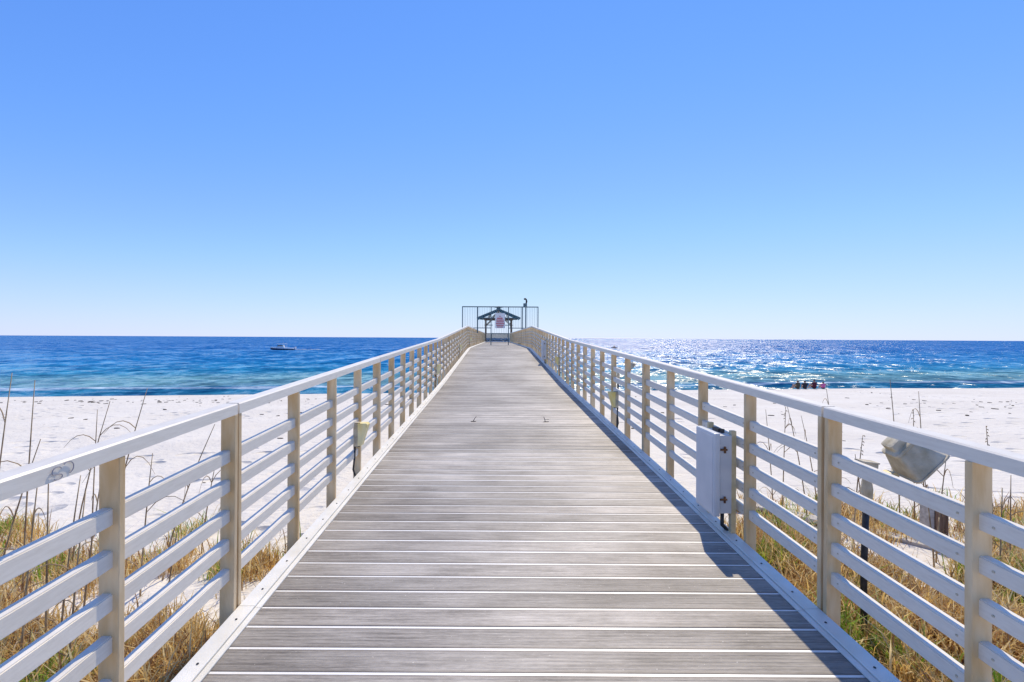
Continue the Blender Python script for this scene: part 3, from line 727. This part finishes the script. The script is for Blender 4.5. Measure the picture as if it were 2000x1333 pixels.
# (foot column, tip column, tip row in the photograph, distance along the pier, words)
LEFT = [(-25, 32, 728, 3.4, 'leaning dry stalk at the far left edge with its tip against the sea'),
        (46, 80, 742, 3.6, 'tall dry stalk with arching leaves left of the scribbled rail mark'),
        (-20, 62, 862, 3.2, 'short slanting dry stalk low at the left photo edge'),
        (140, 202, 786, 4.2, 'slim dry stalk leaning right above the rail beyond the scribbled mark'),
        (180, 192, 800, 4.4, 'thin upright stalk, partner of the slim leaning one'),
        (205, 292, 758, 4.0, 'long dry stalk slanting right above the left rail to the water'),
        (276, 291, 888, 3.7, 'straight dry stalk with curled leaves right of the first left post'),
        (318, 410, 832, 4.0, 'slanting dry stalk between the first two left posts'),
        (42, 48, 930, 2.7, 'stout dry stem in the grass under the left top rail'),
        (92, 104, 920, 2.8, 'straight pale stem midway under the left top rail'),
        (118, 140, 935, 2.9, 'slightly leaning stem under the left rail near the first post'),
        (135, 146, 968, 2.6, 'short stem in a clump left of the first left post'),
        (160, 188, 912, 3.0, 'stem leaning towards the first left post'),
        (325, 350, 1030, 3.3, 'short brown stem behind the middle left rails'),
        (395, 425, 905, 4.6, 'thin grey stalk just before the doubled left post'),
        (560, 552, 1062, 4.4, 'small grey twig standing beside the left edge strip')]
RIGHT = [(1512, 1496, 800, 5.6, 'faint slim stalk seen just right of the grey cabinet'),
         (1530, 1536, 792, 5.4, 'tall beaded stalk between the third right post and the doubled one'),
         (1580, 1540, 786, 5.2, 'dark stalk crossing leftward before the doubled right post'),
         (1598, 1566, 812, 5.8, 'thin bare stalk just left of the doubled right post'),
         (1640, 1621, 752, 6.2, 'lone thin stalk rising above the doubled right post'),
         (1668, 1684, 850, 4.6, 'beaded stalk between the doubled right post and the floodlight'),
         (1695, 1664, 885, 4.2, 'bent dark stalk near the floodlight pole'),
         (1760, 1744, 742, 5.2, 'tall bare stalk above the rail left of the floodlight'),
         (1788, 1792, 802, 5.0, 'shorter stalk with a dry pod above the floodlight'),
         (1808, 1806, 766, 5.3, 'thin straight stalk, right one of three above the floodlight'),
         (1830, 1862, 890, 4.2, 'slanting bare stalk right of the floodlight head'),
         (1828, 1822, 918, 4.0, 'leafy dry weed below the floodlight lens'),
         (1943, 1946, 836, 4.6, 'beaded dry stalk above the first right post'),
         (1975, 1982, 930, 4.0, 'twiggy dry weed at the right photo edge'),
         (1955, 1966, 955, 3.8, 'low thin weed beside the first right post')]
for fx, tx, ty, Yd, lab in LEFT+RIGHT:
    X = px_to(fx, 0, Yd); zt = EYE-(ty-660.5-(tx-1000)*.0055)/920*Yd
    stalk(X, Yd, max(.2, zt-ground_z(X, Yd)), px_to(tx, 0, Yd)-X, random.uniform(-.05, .1), lab, heads=1 if ('bead' in lab or 'pod' in lab) else 0)

# bits of seaweed and litter drying on the sand: nobody could count them
rs = random.Random(21); m = MB()
for i in range(420):
    if i < 150: x, y = rs.gauss(-22, 9), rs.gauss(30, 1.2)
    elif i < 260: x, y = rs.gauss(26, 9), rs.gauss(24, 2.2)
    else: x, y = rs.uniform(-28, 34), rs.uniform(5, 38)
    if -2 < x < 2.4: continue
    z = ground_z(x, y); s = rs.uniform(.03, .12)*(1 if y > 12 else .35)
    a = rs.uniform(0, 3.14)
    m.loft([[(x+math.cos(a)*u*s-math.sin(a)*w*s*.5, y+math.sin(a)*u*s+math.cos(a)*w*s*.5, z+hh*s-.005) for u, w in ((-1, -.6), (.2, -1), (1.1, .1), (.3, 1), (-.9, .7))] for hh in (0, .28)])
tag(m.build('seaweed_litter', M['weed']), 'dark bits of dried seaweed and litter scattered over the sand', 'seaweed', kind='stuff')

# ------------------------------------------------------------------ boats
def motorboat():
    D = 5.0*920/(683.3-657.7); x = (552-969)/920*D
    b = empty('motorboat', (x, D, 0.0), 'white motorboat with dark hull and canopy under way, left on the sea', 'boat', rz=R(4))
    L = 9.0
    sec = []
    for t in np.linspace(0, 1, 9):           # bow at -x
        w = 1.35*(1-(1-min(1, t*1.5))**2.2)+.02; sheer = 1.05-.45*t**.7; keel = -.25+.45*(1-min(1, t*3))**2
        X = -L/2+L*t
        sec.append([(X, 0, keel), (X, w*.75, .12+.2*(1-min(1, t*3))), (X, w, sheer), (X, -w, sheer), (X, -w*.75, .12+.2*(1-min(1, t*3)))])
    MB().loft(sec).build('hull', M['navy'], b)
    deck = []
    for t in np.linspace(0.0, 1, 9):
        w = 1.35*(1-(1-min(1, t*1.5))**2.2)+.03; sheer = 1.05-.45*t**.7; X = -L/2+L*t
        deck.append([(X, w+.02, sheer-.28), (X, w+.02, sheer+.10), (X, -w-.02, sheer+.10), (X, -w-.02, sheer-.28)])
    MB().loft(deck).build('gunwale', M['white'], b)
    MB().loft([[(-2.4, y, .8) for y in (-.9, .9)]+[(-1.2, y, 1.9) for y in (.8, -.8)], [(.6, y, .7) for y in (-1, 1)]+[(.4, y, 1.95) for y in (.85, -.85)]]).build('cabin', M['white'], b)
    MB().box((-.6, 0, 1.62), (1.9, 1.82, .34)).build('window_band', M['glass'], b)
    MB().box((-.3, 0, 2.35), (3.4, 2.1, .12), bev=.04).build('canopy', M['white'], b)
    for xx in (-1.7, 1.2):
        for yy in (-.9, .9): MB().tube([(xx, yy, .7), (xx, yy, 2.33)], .04, 6).build('canopy_pole', M['white'], b)
    MB().tube([(.4, 0, 2.4), (.5, 0, 3.1)], .03, 6).build('antenna', M['white'], b)
    for yy in (-.45, .45): MB().box((4.7, yy, .65), (.5, .35, 1.0), bev=.1).build('outboard_motor', M['white'], b)
    m = MB(); rw = random.Random(4)
    for i in range(60):
        xx = L/2+.6+rw.random()**1.6*9; yy = rw.gauss(0, .35+.12*(xx-L/2)); s = rw.uniform(.25, .6)
        m.loft([[(xx+s*a, yy+s*c, z*s) for a, c in ((-1, -.5), (.3, -.8), (1, .2), (0, .9), (-.8, .5))] for z in (-.2, .55)])
    w = m.build('wake_foam', M['foam'], None, b.location, (0, 0, R(4))); tag(w, 'white churned foam trailing behind the motorboat', 'wake', kind='stuff')
motorboat()
def dinghy():
    D = 5.0*920/(680.5-661.6); x = (1200-969)/920*D
    b = empty('small_boat', (x, D, 0), 'tiny dark boat with one rider in the glitter above the right railing', 'boat')
    sec = []
    for t in np.linspace(0, 1, 7):
        w = .55*(1-(1-min(1, t*1.8))**2)+.02; X = -1.5+3*t
        sec.append([(X, 0, -.1), (X, w, .15), (X, w, .5-.15*t), (X, -w, .5-.15*t), (X, -w, .15)])
    MB().loft(sec).build('hull', M['dark'], b)
    MB().box((.1, 0, .62), (1.2, .35, .3), bev=.08).build('seat', M['dark'], b)
    m = MB(); m.tube([(-.35, 0, .7), (-.6, 0, 1.05)], .05, 6); m.tube([(-.6, -.35, 1.05), (-.6, .35, 1.05)], .03, 6); m.build('handlebar', M['dark'], b)
    return b, Vector((x, D, 0))
dng, dpos = dinghy()

# ------------------------------------------------------------------ people
def person(loc, rz, shirt, label, group, pose='sit', scale=1.0):
    """continuous skinned body; arms reach forward to the knees (or bar), legs bent"""
    if pose == 'sit':
        J = {'pel': (0, 0, .12, .13), 'wai': (0, .0, .30, .125), 'che': (0, .03, .48, .145), 'nec': (0, .06, .62, .055), 'hea': (0, .08, .74, .095), 'top': (0, .08, .82, .07)}
        E = [('pel', 'wai'), ('wai', 'che'), ('che', 'nec'), ('nec', 'hea'), ('hea', 'top')]
        for s, n in ((-1, 'a'), (1, 'b')):
            J.update({'hip'+n: (s*.09, .03, .11, .09), 'kne'+n: (s*.13, .42, .36, .06), 'ank'+n: (s*.12, .62, .06, .04), 'toe'+n: (s*.13, .78, .04, .03),
                      'sho'+n: (s*.18, .04, .55, .055), 'elb'+n: (s*.24, .20, .36, .042), 'wri'+n: (s*.17, .40, .42, .03), 'han'+n: (s*.15, .47, .43, .035)})
            E += [('pel', 'hip'+n), ('hip'+n, 'kne'+n), ('kne'+n, 'ank'+n), ('ank'+n, 'toe'+n), ('che', 'sho'+n), ('sho'+n, 'elb'+n), ('elb'+n, 'wri'+n), ('wri'+n, 'han'+n)]
    me = bpy.data.meshes.new('person'); keys = list(J)
    me.from_pydata([J[k][:3] for k in keys], [(keys.index(a), keys.index(b)) for a, b in E], [])
    tmp = bpy.data.objects.new('tmp_person', me); COL.objects.link(tmp)
    md = tmp.modifiers.new('skin', 'SKIN'); sv = me.skin_vertices[0].data
    for i, k in enumerate(keys):
        r = J[k][3]; sv[i].radius = (r*(1.25 if k in ('che', 'wai', 'pel') else 1), r)
    sv[0].use_root = True
    tmp.modifiers.new('sub', 'SUBSURF').levels = 2
    dg = bpy.context.evaluated_depsgraph_get(); dg.update()
    nm = bpy.data.meshes.new_from_object(tmp.evaluated_get(dg)); bpy.data.objects.remove(tmp)
    for mt in (M['skin'], M[shirt], M['hair'], M['charcoal']): nm.materials.append(mt)
    for p in nm.polygons:
        c = p.center; i = 0
        if c.z > .80 or (c.z > .68 and c.y < .06): i = 2
        elif .16 < c.z < .60 and c.y < .2 and abs(c.x) < .25: i = 1
        elif c.z <= .20 and c.y < .22: i = 3
        p.material_index = i
    nm.shade_smooth(); nm.name = 'person'
    o = ob('person', nm, None, None, loc, (0, 0, rz), (scale,)*3)
    # face: nose and ears, sub-centimetre at this distance but present
    m = MB(); m.box((0, .175, .735), (.025, .035, .04), bev=.008); m.box((-.10, .08, .74), (.02, .035, .055), bev=.006); m.box((.10, .08, .74), (.02, .035, .055), bev=.006)
    m.build('face_features', M['skin'], o)
    return tag(o, label, 'person', group)
for px_x, sh_, lab, sc_, rz in ((1560, 'olive', 'person in olive top sitting at the water edge, leftmost of four', 1.0, .25), (1573, 'charcoal', 'person in charcoal top sitting at the water edge beside the olive one', .95, -.3),
                                (1592, 'maroon', 'person in dark maroon top sitting at the water edge', 1.05, .1), (1609, 'pink', 'small person in pink top sitting at the water edge', .85, -.1)):
    u = (px_x-969)/920.0; Yp = 38.9/(1-COAST*u); xx = u*Yp
    person((xx, Yp, ground_z(xx, Yp)-.02), rz, sh_, lab, 'people sitting at the water edge', scale=sc_)
person(tuple(dpos+Vector((.1, 0, .68))), R(90), 'charcoal', 'dark clad rider sitting on the tiny boat', None, scale=1.0)
